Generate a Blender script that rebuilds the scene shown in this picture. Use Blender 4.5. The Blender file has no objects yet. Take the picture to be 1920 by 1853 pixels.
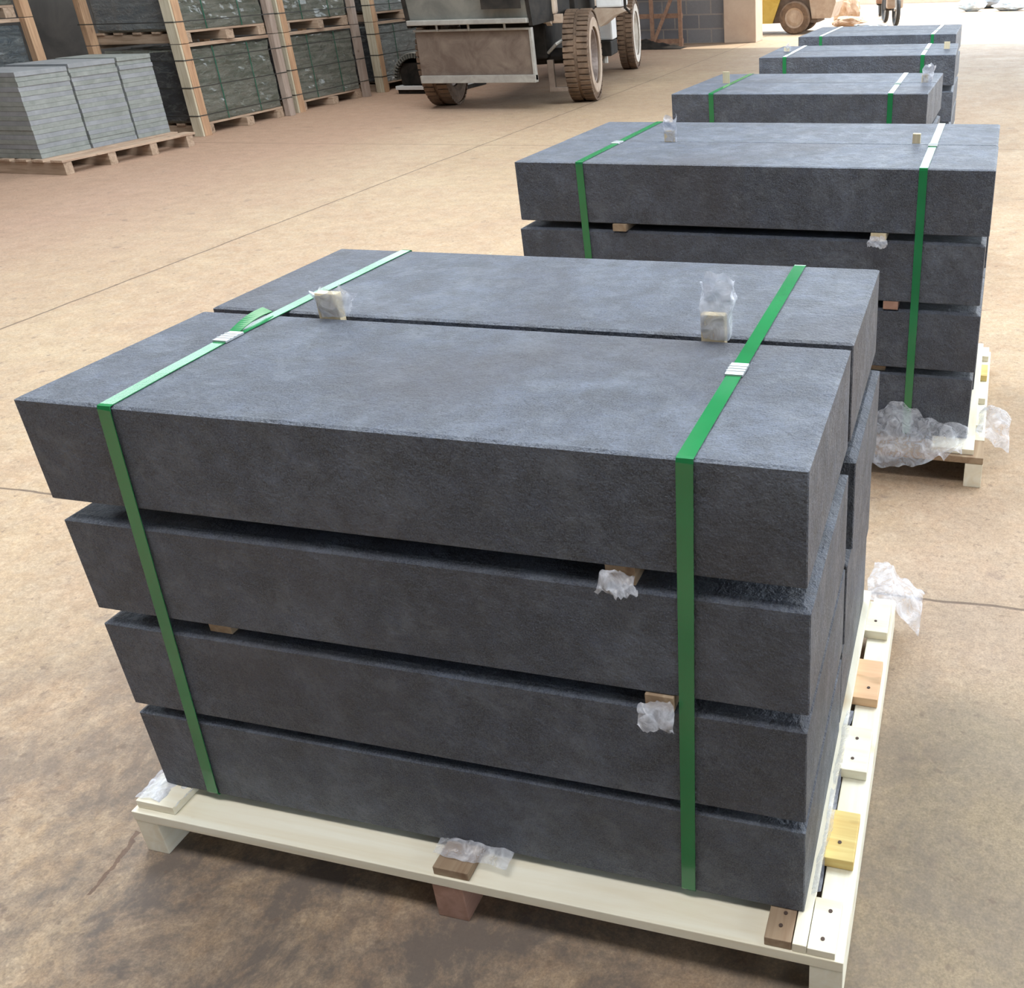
import bpy, bmesh, math, random
from mathutils import Vector, Matrix, noise
random.seed(7)
S = bpy.context.scene
COL = S.collection
PI = math.pi

# ------------------------------------------------------------------ camera, world, lights, exposure
F_PX, PX, PY = 1793.2, 1323.7, 846.4
PITCH, YAW, ROLL = 0.4723, -0.2743, 0.0395
CAM = (1.127, -0.832, 1.2076)
cd = bpy.data.cameras.new('camera')
cam = bpy.data.objects.new('camera', cd); COL.objects.link(cam)
cd.sensor_fit = 'HORIZONTAL'; cd.sensor_width = 36
cd.lens = F_PX * 36 / 1920
cd.shift_x = (960 - PX) / 1920
cd.shift_y = (PY - 926.5) / 1920
cd.clip_start = 0.05; cd.clip_end = 300
cy, sy, cp, sp = math.cos(YAW), math.sin(YAW), math.cos(PITCH), math.sin(PITCH)
fw = Vector((sy*cp, cy*cp, -sp)); rt = Vector((cy, -sy, 0)); dn = fw.cross(rt)
r2 = rt*math.cos(ROLL) + dn*math.sin(ROLL); d2 = -rt*math.sin(ROLL) + dn*math.cos(ROLL)
M = Matrix.Identity(4)
for i in range(3):
    M[i][0] = r2[i]; M[i][1] = -d2[i]; M[i][2] = -fw[i]; M[i][3] = CAM[i]
cam.matrix_world = M
S.camera = cam

S.view_settings.view_transform = 'Standard'
S.view_settings.look = 'None'
S.view_settings.exposure = 0.0
S.view_settings.gamma = 1.0
S.view_settings.use_curve_mapping = False
S.cycles.max_bounces = 6
S.cycles.diffuse_bounces = 3
S.cycles.glossy_bounces = 3
S.cycles.transparent_max_bounces = 10
S.cycles.caustics_reflective = False
S.cycles.caustics_refractive = False
S.cycles.sample_clamp_indirect = 4.0

w = bpy.data.worlds.new('world'); S.world = w; w.use_nodes = True
bg = w.node_tree.nodes['Background']
bg.inputs[0].default_value = (0.82, 0.91, 1.0, 1)
bg.inputs[1].default_value = 5.6

def area(name, loc, rot, sx, sy_, power, color=(1, 1, 1)):
    l = bpy.data.lights.new(name, 'AREA'); l.shape = 'RECTANGLE'; l.size = sx; l.size_y = sy_
    l.energy = power; l.color = color
    o = bpy.data.objects.new(name, l); COL.objects.link(o); o.location = loc; o.rotation_euler = rot
    return o
# area lamps added under the roof to brighten the shed, and the sun on the open yard beyond it
area('overhead_fill', (0.0, 3.2, 5.9), (0, 0, 0), 6.0, 2.6, 760, (0.84, 0.93, 1.0))
area('overhead_fill', (-4.5, 8.5, 5.9), (0, 0, 0), 4.0, 5.0, 200, (1.0, 0.98, 0.94))
area('overhead_fill', (5.0, 5.0, 5.9), (0, 0, 0), 3.0, 6.0, 420, (0.98, 1.0, 0.95))
area('overhead_fill', (0.0, -1.0, 5.9), (0, 0, 0), 4.0, 1.0, 225, (1.0, 0.98, 0.95))
sl = bpy.data.lights.new('sun', 'SUN'); sl.energy = 5.0; sl.angle = 0.02; sl.color = (1, 0.95, 0.86)
sun = bpy.data.objects.new('sun', sl); COL.objects.link(sun)
sun.rotation_euler = Vector((-0.45, -0.35, -1.0)).to_track_quat('-Z', 'Y').to_euler()

# ------------------------------------------------------------------ materials
def mat(name, base=(0.5, 0.5, 0.5), rough=0.6, metal=0.0, spec=0.5):
    m = bpy.data.materials.new(name); m.use_nodes = True
    b = m.node_tree.nodes['Principled BSDF']
    b.inputs['Base Color'].default_value = (*base, 1)
    b.inputs['Roughness'].default_value = rough
    b.inputs['Metallic'].default_value = metal
    b.inputs['Specular IOR Level'].default_value = spec
    return m
class N:
    """small node-building helper"""
    def __init__(s, m):
        s.m = m; s.t = m.node_tree; s.b = s.t.nodes['Principled BSDF']
    def n(s, typ, **kw):
        x = s.t.nodes.new(typ)
        for k, v in kw.items(): setattr(x, k, v)
        return x
    def link(s, a, b): s.t.links.new(a, b)
    def coords(s, scale=(1, 1, 1), rand=True, world=False):
        if world:
            src = s.n('ShaderNodeNewGeometry').outputs['Position']
        else:
            src = s.n('ShaderNodeTexCoord').outputs['Object']
        mp = s.n('ShaderNodeMapping'); mp.inputs['Scale'].default_value = scale
        if rand:
            oi = s.n('ShaderNodeObjectInfo')
            mu = s.n('ShaderNodeVectorMath', operation='SCALE'); mu.inputs[0].default_value = (37, 91, 53)
            s.link(oi.outputs['Random'], mu.inputs['Scale'])
            ad = s.n('ShaderNodeVectorMath', operation='ADD')
            s.link(src, ad.inputs[0]); s.link(mu.outputs[0], ad.inputs[1]); src = ad.outputs[0]
        s.link(src, mp.inputs['Vector'])
        return mp.outputs[0]
    def noise(s, vec, scale, detail=4, rough=0.55, dist=0.0):
        x = s.n('ShaderNodeTexNoise'); x.inputs['Scale'].default_value = scale
        x.inputs['Detail'].default_value = detail; x.inputs['Roughness'].default_value = rough
        x.inputs['Distortion'].default_value = dist
        s.link(vec, x.inputs['Vector']); return x.outputs['Fac']
    def ramp(s, fac, stops):
        r = s.n('ShaderNodeValToRGB'); e = r.color_ramp.elements
        while len(e) < len(stops): e.new(0.5)
        for i, (p, c) in enumerate(stops):
            e[i].position = p; e[i].color = (*c, 1) if len(c) == 3 else c
        s.link(fac, r.inputs[0]); return r.outputs[0]
    def mix(s, fac, a, b, mode='MIX'):
        x = s.n('ShaderNodeMix', data_type='RGBA', blend_type=mode)
        if isinstance(fac, (int, float)): x.inputs[0].default_value = fac
        else: s.link(fac, x.inputs[0])
        for v, k in ((a, 6), (b, 7)):
            if isinstance(v, tuple): x.inputs[k].default_value = (*v, 1) if len(v) == 3 else v
            else: s.link(v, x.inputs[k])
        return x.outputs[2]
    def math(s, op, a, b=0.0, clamp=False):
        x = s.n('ShaderNodeMath', operation=op, use_clamp=clamp)
        for v, k in ((a, 0), (b, 1)):
            if isinstance(v, (int, float)): x.inputs[k].default_value = v
            else: s.link(v, x.inputs[k])
        return x.outputs[0]
    def bump(s, h, strength, dist):
        b = s.n('ShaderNodeBump'); b.inputs['Strength'].default_value = strength; b.inputs['Distance'].default_value = dist
        s.link(h, b.inputs['Height']); s.link(b.outputs[0], s.b.inputs['Normal'])
    def color(s, c): s.link(c, s.b.inputs['Base Color'])
K = lambda v: (v, v, v)

def stone_mat():
    m = mat('dark_basalt', (0.06, 0.065, 0.075), 0.5, 0, 0.6); n = N(m)
    v = n.coords()
    big = n.noise(v, 4.5, 6, 0.65, 0.4)
    c = n.ramp(big, [(0.32, (0.021, 0.029, 0.052)), (0.52, (0.037, 0.048, 0.077)), (0.70, (0.088, 0.106, 0.146))])
    cl = n.noise(v, 26, 6, 0.7, 0.3)
    c = n.mix(1.0, c, n.ramp(cl, [(0.34, K(0.56)), (0.5, K(1.0)), (0.68, K(1.6))]), 'MULTIPLY')
    spk = n.noise(v, 520, 2, 0.6)
    c = n.mix(n.ramp(spk, [(0.40, K(0)), (0.78, K(0.8))]), c, (0.16, 0.175, 0.20))
    pit = n.noise(v, 260, 3, 0.6)
    c = n.mix(n.ramp(pit, [(0.34, K(0.5)), (0.46, K(0))]), c, (0.018, 0.018, 0.022))
    st = n.noise(v, 17, 8, 0.78, 0.4)
    c = n.mix(n.ramp(st, [(0.50, K(0)), (0.68, K(0.6))]), c, (0.14, 0.16, 0.195))
    wm = n.noise(v, 3.2, 3, 0.5)
    c = n.mix(n.ramp(wm, [(0.5, K(0)), (0.7, K(0.4))]), c, (0.050, 0.044, 0.050))
    n.color(c)
    h = n.noise(v, 300, 4, 0.7); h2 = n.noise(v, 60, 3, 0.6)
    h3 = n.noise(v, 120, 3, 0.65)
    n.bump(n.math('ADD', n.math('ADD', h, n.math('MULTIPLY', h2, 1.0)), n.math('MULTIPLY', h3, 1.4)), 0.8, 0.0032)
    n.link(n.ramp(st, [(0.3, K(0.56)), (0.7, K(0.38))]), n.b.inputs['Roughness'])
    return m
STONE = stone_mat()

def wood_mat(name, a, b, knot, axis=0, rough=0.7, knotamt=0.8, scale=1.0):
    m = mat(name, a, rough, 0, 0.3); n = N(m)
    sc = [38.0, 38.0, 38.0]; sc[axis] = 2.2
    v = n.coords(tuple(x*scale for x in sc))
    g = n.noise(v, 1.0, 5, 0.6, 0.8)
    c = n.ramp(g, [(0.3, b), (0.62, a)])
    sc2 = [1.0, 1.0, 1.0]; sc2[axis] = 0.45
    v2 = n.coords(sc2)
    k = n.noise(v2, 16*scale, 2, 0.5, 0.3)
    c = n.mix(n.ramp(k, [(0.68, K(0)), (0.76, K(knotamt))]), c, knot)
    d = n.noise(v2, 6*scale, 4, 0.6)
    c = n.mix(n.ramp(d, [(0.5, K(0)), (0.75, K(0.5))]), c, tuple(x*0.78 for x in b))
    n.color(c); n.bump(g, 0.3, 0.001)
    return m
PINE = (0.92, 0.89, 0.76); PINE_D = (0.84, 0.77, 0.60)
PINE_X = wood_mat('fresh_pine_across', PINE, PINE_D, (0.52, 0.36, 0.14), 0, knotamt=0.6)
PINE_Y = wood_mat('fresh_pine_along', PINE, PINE_D, (0.50, 0.33, 0.14), 1, knotamt=0.6)
PINE_Z = wood_mat('fresh_pine_upright', (0.78, 0.68, 0.48), (0.62, 0.5, 0.32), (0.42, 0.30, 0.14), 2)
PINE_YEL = wood_mat('yellow_pine', (0.80, 0.66, 0.28), (0.66, 0.42, 0.14), (0.36, 0.17, 0.06), 0)
PINE_ORG = wood_mat('orange_pine', (0.80, 0.54, 0.34), (0.72, 0.44, 0.26), (0.35, 0.2, 0.1), 0)
PINE_BRN = wood_mat('brown_pine', (0.42, 0.32, 0.22), (0.25, 0.16, 0.10), (0.13, 0.07, 0.04), 1)
PINE_RED = wood_mat('reddish_pine', (0.46, 0.28, 0.22), (0.34, 0.19, 0.14), (0.2, 0.1, 0.08), 1)
OLD_X = wood_mat('old_pallet_wood_across', (0.46, 0.34, 0.25), (0.26, 0.18, 0.12), (0.12, 0.07, 0.04), 0)
OLD_Y = wood_mat('old_pallet_wood_along', (0.50, 0.37, 0.27), (0.30, 0.2, 0.14), (0.12, 0.07, 0.04), 1)
OLD_Z = wood_mat('crate_post_wood', (0.56, 0.36, 0.22), (0.38, 0.22, 0.13), (0.16, 0.08, 0.05), 2)
PALE_Z = wood_mat('pale_post_board', (0.56, 0.50, 0.38), (0.40, 0.33, 0.23), (0.16, 0.09, 0.05), 2)
BAND = mat('dark_steel_band', (0.06, 0.06, 0.055), 0.5, 0.5)
GREY_Z = wood_mat('weathered_post_wood', (0.40, 0.32, 0.27), (0.28, 0.21, 0.17), (0.14, 0.09, 0.06), 2)

def strap_mat(name, c=(0.012, 0.15, 0.048)):
    m = mat(name, c, 0.16, 0, 0.75); n = N(m)
    v = n.coords((1, 1, 1)); h = n.noise(v, 500, 1, 0.5); n.bump(h, 0.08, 0.0006)
    f = n.noise(v, 9, 3, 0.5); n.color(n.mix(f, c, tuple(x*1.6 for x in c)))
    return m
STRAP = strap_mat('green_polyester_strap')
STRAP_K = strap_mat('dark_green_band', (0.02, 0.085, 0.055))
STRAP_T = strap_mat('green_strap_pale', (0.04, 0.42, 0.10))
SEAL = mat('crimped_steel_seal', (0.50, 0.53, 0.54), 0.5, 0.6)
NAIL = mat('nail_head', (0.09, 0.06, 0.05), 0.6, 0.5)

def film_mat(name, alpha=0.34, tint=(0.74, 0.77, 0.86)):
    m = mat(name, tint, 0.22, 0, 0.7); n = N(m)
    v = n.coords((1, 1, 1)); k = n.noise(v, 42, 4, 0.6, 1.2)
    n.bump(k, 0.55, 0.006)
    n.link(n.ramp(k, [(0.3, K(alpha*0.5)), (0.7, K(min(1, alpha*1.7)))]), n.b.inputs['Alpha'])
    return m
FILM = film_mat('clear_plastic_film')
FILM_W = film_mat('cloudy_plastic_film', 0.46)

CRACK = ((-0.033, -0.28), (-0.0586, -0.082))
def floor_mat():
    m = mat('dusty_concrete', (0.4, 0.3, 0.22), 0.75, 0, 0.35); n = N(m)
    p = n.coords(rand=False, world=True)
    sep = n.n('ShaderNodeSeparateXYZ'); n.link(p, sep.inputs[0]); x, y = sep.outputs[0], sep.outputs[1]
    big = n.noise(p, 0.55, 5, 0.6, 0.6)
    c = n.ramp(big, [(0.3, (0.36, 0.245, 0.155)), (0.5, (0.40, 0.285, 0.180)), (0.7, (0.44, 0.33, 0.212))])
    mid = n.noise(p, 3.2, 7, 0.72, 0.3)
    c = n.mix(n.ramp(mid, [(0.42, K(0)), (0.72, K(0.5))]), c, (0.33, 0.21, 0.145))
    fine = n.noise(p, 22, 6, 0.7, 0.4)
    c = n.mix(n.ramp(fine, [(0.35, K(0.35)), (0.6, K(0))]), c, (0.55, 0.45, 0.34))
    # pinkish pour along the crates, olive-brown trodden pour beside the first pallet
    def smooth(src, a, b):
        r = n.n('ShaderNodeMapRange'); r.inputs[1].default_value = a; r.inputs[2].default_value = b; n.link(src, r.inputs[0]); return r.outputs[0]
    edge = n.math('MULTIPLY', n.math('SUBTRACT', n.noise(p, 1.3, 5, 0.65), 0.5), 1.0)
    xw, yw = n.math('ADD', x, edge), n.math('ADD', y, n.math('MULTIPLY', edge, 0.5))
    c = n.mix(n.math('MULTIPLY', smooth(xw, -2.6, -4.2), 0.75), c, (0.40, 0.255, 0.185))
    olive = n.math('MULTIPLY', smooth(xw, 0.75, 1.15), smooth(yw, 0.68, 0.50))
    c = n.mix(n.math('MULTIPLY', olive, 0.85), c, (0.245, 0.195, 0.130))
    c = n.mix(n.math('MULTIPLY', n.math('MULTIPLY', smooth(xw, 0.75, 1.15), smooth(y, 2.4, 0.8)), n.math('SUBTRACT', 0.55, n.math('MULTIPLY', olive, 0.55))), c, (0.29, 0.215, 0.165))
    gr = n.noise(p, 75, 5, 0.75); gr2 = n.noise(p, 240, 3, 0.7); gr3 = n.noise(p, 11, 7, 0.75, 0.2)
    for g_, lo, hi in ((gr, 0.82, 1.16), (gr2, 0.80, 1.18), (gr3, 0.88, 1.12)):
        c = n.mix(1.0, c, n.ramp(g_, [(0.33, K(lo/1.3)), (0.5, K(1.0/1.3)), (0.67, K(hi/1.3))]), 'MULTIPLY')
        c = n.mix(1.0, c, (1.3, 1.3, 1.3), 'MULTIPLY')
    # scuffs drawn out by wheels
    mp = n.n('ShaderNodeMapping'); mp.inputs['Rotation'].default_value = (0, 0, 0.5); mp.inputs['Scale'].default_value = (1.2, 7, 1)
    n.link(p, mp.inputs['Vector'])
    scf = n.noise(mp.outputs[0], 1.6, 7, 0.75, 0.4)
    c = n.mix(n.ramp(scf, [(0.58, K(0)), (0.75, K(0.4))]), c, (0.25, 0.17, 0.12))
    # oily, trodden dirt where the pallets are handled (near the first pallet)
    dirt = n.noise(p, 5.5, 10, 0.8, 0.2)
    dx = n.math('SUBTRACT', x, 0.35); dy = n.math('MULTIPLY', n.math('ADD', y, 0.55), 0.8)
    rr = n.math('SQRT', n.math('ADD', n.math('MULTIPLY', dx, dx), n.math('MULTIPLY', dy, dy)))
    near = n.n('ShaderNodeMapRange'); near.inputs[1].default_value = 0.5; near.inputs[2].default_value = 1.7
    near.inputs[3].default_value = 1.0; near.inputs[4].default_value = 0.0; n.link(rr, near.inputs[0])
    dm = n.math('MULTIPLY', n.ramp(dirt, [(0.40, K(0)), (0.58, K(0.9))]), near.outputs[0], True)
    c = n.mix(dm, c, (0.135, 0.112, 0.10))
    spots = n.noise(p, 34, 3, 0.6)
    c = n.mix(n.ramp(spots, [(0.62, K(0)), (0.70, K(0.55))]), c, (0.15, 0.105, 0.08))
    blot = n.noise(p, 7.5, 5, 0.6, 0.2)
    c = n.mix(n.ramp(blot, [(0.64, K(0)), (0.71, K(0.45))]), c, (0.15, 0.11, 0.095))
    chalk = n.noise(p, 9.5, 8, 0.8, 0.2)
    c = n.mix(n.ramp(chalk, [(0.68, K(0)), (0.76, K(0.5))]), c, (0.50, 0.42, 0.33))
    # an old crack running out from under the pallet corner
    ca, cb = CRACK; ux, uy = cb[0]-ca[0], cb[1]-ca[1]; ul = math.hypot(ux, uy); ux, uy = ux/ul, uy/ul
    wb_ = n.math('MULTIPLY', n.math('SUBTRACT', n.noise(p, 9.0, 5, 0.7), 0.5), 0.05)
    dd = n.math('ABSOLUTE', n.math('ADD', n.math('SUBTRACT', n.math('MULTIPLY', n.math('SUBTRACT', x, ca[0]), -uy), n.math('MULTIPLY', n.math('SUBTRACT', y, ca[1]), -ux)), wb_))
    crk = n.math('MULTIPLY', n.math('LESS_THAN', dd, 0.004), n.math('MULTIPLY', n.math('GREATER_THAN', n.noise(p, 6.0, 2, 0.5), 0.47), smooth(y, 0.5, 0.2)))
    crk = n.math('MULTIPLY', crk, smooth(x, 0.1, -0.05))
    c = n.mix(n.math('MULTIPLY', crk, 0.7), c, (0.12, 0.07, 0.05))
    # saw-cut joints
    wob = n.math('MULTIPLY', n.math('SUBTRACT', n.noise(p, 3.0, 4, 0.6), 0.5), 0.03)
    def joint(coord, at, half):
        d = n.math('ABSOLUTE', n.math('SUBTRACT', n.math('ADD', coord, wob), at))
        return n.math('LESS_THAN', d, half)
    j = n.math('MAXIMUM', joint(x, -2.57, 0.0065), joint(y, 0.87, 0.004))
    for at in (6.2, 11.6): j = n.math('MAXIMUM', j, n.math('MULTIPLY', joint(y, at, 0.01), 0.5))
    j = n.math('MAXIMUM', j, n.math('MULTIPLY', joint(x, 3.1, 0.008), 1.0))
    c = n.mix(n.math('MULTIPLY', j, 0.75), c, (0.09, 0.06, 0.045))
    n.color(c)
    h = n.math('SUBTRACT', n.math('ADD', n.math('MULTIPLY', fine, 0.5), dirt), n.math('MULTIPLY', j, 1.0))
    n.bump(h, 0.25, 0.006)
    n.link(n.ramp(mid, [(0.3, K(0.55)), (0.7, K(0.8))]), n.b.inputs['Roughness'])
    return m
FLOOR = floor_mat()

def dusty(name, a, b, rough=0.6, metal=0.0, scale=6.0, spec=0.4, bump=0.002):
    m = mat(name, a, rough, metal, spec); n = N(m)
    v = n.coords(); f = n.noise(v, scale, 6, 0.65, 0.6)
    n.color(n.ramp(f, [(0.35, a), (0.65, b)])); n.bump(n.noise(v, scale*8, 4, 0.6), 0.3, bump)
    return m
TYRE = dusty('dusty_tyre_rubber', (0.10, 0.066, 0.045), (0.20, 0.13, 0.085), 0.85, 0, 9)
TYRE_W = dusty('pale_dusty_rim', (0.52, 0.46, 0.40), (0.72, 0.68, 0.62), 0.6, 0, 8)
RIM = dusty('dirty_steel_rim', (0.22, 0.17, 0.15), (0.36, 0.30, 0.27), 0.5, 0.3, 12)
RUST = dusty('rusty_plate_steel', (0.125, 0.088, 0.068), (0.21, 0.16, 0.125), 0.6, 0.2, 5)
GSTEEL = dusty('worn_grey_steel', (0.16, 0.16, 0.145), (0.25, 0.245, 0.215), 0.5, 0.3, 4)
LSTEEL = dusty('scraped_bright_steel', (0.33, 0.31, 0.28), (0.45, 0.43, 0.39), 0.45, 0.4, 7)
DARK = dusty('greasy_black_steel', (0.014, 0.013, 0.012), (0.038, 0.032, 0.027), 0.75, 0.0, 6, 0.15)
TAN = dusty('dust_covered_paint', (0.36, 0.26, 0.19), (0.50, 0.40, 0.31), 0.7, 0, 5)
WHITE = dusty('white_paint', (0.62, 0.62, 0.62), (0.75, 0.75, 0.74), 0.5, 0, 4)
YELLOW = dusty('yellow_forklift_paint', (0.50, 0.34, 0.06), (0.62, 0.45, 0.10), 0.5, 0, 5)
RUSTBAR = dusty('rusty_angle_bar', (0.22, 0.12, 0.08), (0.34, 0.2, 0.13), 0.75, 0.1, 14)
TILE = dusty('grey_green_slate', (0.20, 0.215, 0.20), (0.275, 0.29, 0.275), 0.7, 0, 10)
TILE_B = dusty('blue_grey_slate', (0.205, 0.215, 0.225), (0.275, 0.285, 0.30), 0.7, 0, 8)
PLASTER = dusty('brown_plaster', (0.46, 0.34, 0.26), (0.56, 0.43, 0.33), 0.8, 0, 2)
RUBBER = mat('black_rubber', (0.02, 0.02, 0.02), 0.6)

def wrapped_mat(name, c1, c2, shine=0.11):
    m = mat(name, c1, shine, 0, 0.8); n = N(m)
    v = n.coords((1, 1, 1)); k = n.noise(n.coords((1, 1, 2.6)), 9, 7, 0.75, 0.7)
    vs = n.coords((3, 3, 30)); st = n.noise(vs, 1.2, 3, 0.5)
    c = n.mix(n.ramp(st, [(0.4, K(0)), (0.6, K(1))]), c1, c2)
    c = n.mix(n.ramp(k, [(0.50, K(0)), (0.75, K(0.6))]), c, (0.38, 0.40, 0.37))
    n.color(c)
    k2 = n.noise(v, 26, 5, 0.65, 0.8)
    n.bump(n.math('ADD', n.math('MULTIPLY', k, 1.6), k2), 1.0, 0.05)
    n.b.inputs['Coat Weight'].default_value = 0.6; n.b.inputs['Coat Roughness'].default_value = 0.08
    return m
WRAP = wrapped_mat('film_wrapped_green_slate', (0.17, 0.19, 0.15), (0.29, 0.30, 0.25))
WRAP_S = wrapped_mat('film_wrapped_pale_slate', (0.30, 0.33, 0.32), (0.42, 0.45, 0.44), 0.25)
WRAP_B = wrapped_mat('film_wrapped_blue_slate', (0.15, 0.18, 0.20), (0.22, 0.25, 0.26), 0.2)
WRAP_D = wrapped_mat('dark_blue_plastic', (0.018, 0.026, 0.034), (0.03, 0.04, 0.05), 0.3)

def block_wall_mat():
    m = mat('concrete_blocks', (0.3, 0.3, 0.3), 0.9, 0, 0.2); n = N(m)
    p = n.coords(rand=False, world=True)
    sw = n.n('ShaderNodeSeparateXYZ'); n.link(p, sw.inputs[0])
    cb = n.n('ShaderNodeCombineXYZ'); n.link(n.math('ADD', sw.outputs[0], sw.outputs[1]), cb.inputs[0]); n.link(sw.outputs[2], cb.inputs[1])
    b = n.n('ShaderNodeTexBrick'); n.link(cb.outputs[0], b.inputs['Vector'])
    b.inputs['Scale'].default_value = 1.0; b.inputs['Brick Width'].default_value = 0.42; b.inputs['Row Height'].default_value = 0.22
    b.inputs['Mortar Size'].default_value = 0.012
    b.inputs['Color1'].default_value = (0.17, 0.165, 0.175, 1); b.inputs['Color2'].default_value = (0.24, 0.23, 0.235, 1)
    b.inputs['Mortar'].default_value = (0.32, 0.28, 0.25, 1)
    f = n.noise(p, 30, 4, 0.6)
    n.color(n.mix(n.math('MULTIPLY', f, 0.4), b.outputs['Color'], (0.12, 0.11, 0.11)))
    n.bump(n.math('ADD', f, n.math('MULTIPLY', b.outputs['Fac'], -2.0)), 0.5, 0.01)
    return m
BLOCKS = block_wall_mat()
SHEET = dusty('corrugated_sheet', (0.07, 0.068, 0.066), (0.12, 0.112, 0.105), 0.6, 0.3, 2)

# ------------------------------------------------------------------ mesh helpers
class MB:
    def __init__(s): s.bm = bmesh.new()
    def box(s, x0, x1, y0, y1, z0, z1, bev=0.0, rot=None, about=None):
        bm = bmesh.new(); bmesh.ops.create_cube(bm, size=1)
        bmesh.ops.scale(bm, vec=(x1-x0, y1-y0, z1-z0), verts=bm.verts)
        if bev > 0: bmesh.ops.bevel(bm, geom=bm.edges[:], offset=bev, segments=2, affect='EDGES', profile=0.6)
        bmesh.ops.translate(bm, vec=((x0+x1)/2, (y0+y1)/2, (z0+z1)/2), verts=bm.verts)
        s._add(bm, rot, about); return s
    def _add(s, bm, rot=None, about=None):
        if rot is not None:
            c = Vector(about or (0, 0, 0))
            bmesh.ops.rotate(bm, cent=c, matrix=rot, verts=bm.verts)
        me = bpy.data.meshes.new('tmp'); bm.to_mesh(me); bm.free(); s.bm.from_mesh(me); bpy.data.meshes.remove(me)
    def tube(s, pts, r, seg=8, cap=True):
        pts = [Vector(p) for p in pts]; bm = s.bm; rings = []
        rr = r if isinstance(r, (list, tuple)) else [r]*len(pts)
        for i, p in enumerate(pts):
            d = (pts[min(i+1, len(pts)-1)] - pts[max(i-1, 0)]).normalized()
            a = d.cross(Vector((0, 0, 1)))
            if a.length < 1e-3: a = d.cross(Vector((1, 0, 0)))
            a.normalize(); b = d.cross(a)
            rings.append([bm.verts.new(p + (a*math.cos(2*PI*k/seg) + b*math.sin(2*PI*k/seg))*rr[i]) for k in range(seg)])
        for i in range(len(pts)-1):
            for k in range(seg):
                bm.faces.new((rings[i][k], rings[i][(k+1) % seg], rings[i+1][(k+1) % seg], rings[i+1][k]))
        if cap:
            bm.faces.new(rings[0][::-1]); bm.faces.new(rings[-1])
        return s
    def prism(s, poly, axis, a, b, rot=None, about=None):
        """poly: 2-D points, extruded along axis (0, 1 or 2) from a to b"""
        bm = bmesh.new()
        def mk(u, v, w_): return {0: (w_, u, v), 1: (u, w_, v), 2: (u, v, w_)}[axis]
        A = [bm.verts.new(mk(u, v, a)) for u, v in poly]; B = [bm.verts.new(mk(u, v, b)) for u, v in poly]
        bm.faces.new(A[::-1]); bm.faces.new(B); n = len(poly)
        for i in range(n): bm.faces.new((A[i], A[(i+1) % n], B[(i+1) % n], B[i]))
        bmesh.ops.recalc_face_normals(bm, faces=bm.faces[:])
        s._add(bm, rot, about); return s
    def lathe(s, prof, center, axis='x', seg=32):
        """prof: closed list of (offset along axis, radius)"""
        bm = bmesh.new(); rings = []
        for k in range(seg):
            t = 2*PI*k/seg; ring = []
            for o, r in prof:
                if axis == 'x': v = (o, r*math.cos(t), r*math.sin(t))
                elif axis == 'y': v = (r*math.cos(t), o, r*math.sin(t))
                else: v = (r*math.cos(t), r*math.sin(t), o)
                ring.append(bm.verts.new(Vector(v) + Vector(center)))
            rings.append(ring)
        n = len(prof)
        for k in range(seg):
            A, B = rings[k], rings[(k+1) % seg]
            for i in range(n):
                bm.faces.new((A[i], A[(i+1) % n], B[(i+1) % n], B[i]))
        bmesh.ops.recalc_face_normals(bm, faces=bm.faces[:])
        s._add(bm); return s
    def build(s, name, m, parent=None, loc=None, rotz=0.0, smooth=False, center=False):
        me = bpy.data.meshes.new(name)
        if center:
            vs = s.bm.verts
            c = Vector([(min(v.co[i] for v in vs) + max(v.co[i] for v in vs))/2 for i in range(3)])
            bmesh.ops.translate(s.bm, vec=-c, verts=s.bm.verts[:])
        s.bm.to_mesh(me); s.bm.free(); me.materials.append(m)
        if smooth:
            for p in me.polygons: p.use_smooth = True
        o = bpy.data.objects.new(name, me); COL.objects.link(o)
        if parent: o.parent = parent
        if center: o.location = c
        if loc is not None: o.location = Vector(loc) + (c if center else Vector())
        o.rotation_euler.z = rotz
        return o

def tag(o, label=None, cat=None, group=None, kind=None):
    if label: o['label'] = label
    if cat: o['category'] = cat
    if group: o['group'] = group
    if kind: o['kind'] = kind
    return o
def empty(name, loc, rotz=0.0):
    o = bpy.data.objects.new(name, None); COL.objects.link(o); o.location = loc; o.rotation_euler.z = rotz
    o.empty_display_size = 0.1
    return o
def bx(name, x0, x1, y0, y1, z0, z1, m, parent=None, bev=0.0015):
    return MB().box(x0, x1, y0, y1, z0, z1, bev).build(name, m, parent, center=True)
class Frame:
    """a pallet's own axes: origin at its front left stack corner"""
    def __init__(s, x, y, yaw): s.x, s.y, s.yaw = x, y, yaw; s.c, s.s = math.cos(yaw), math.sin(yaw)
    def p(s, x, y, z): return Vector((s.x + s.c*x - s.s*y, s.y + s.s*x + s.c*y, z))
    def place(s, o):
        l = o.location.copy(); o.location = s.p(l.x, l.y, l.z); o.rotation_euler.z += s.yaw; return o

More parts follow.
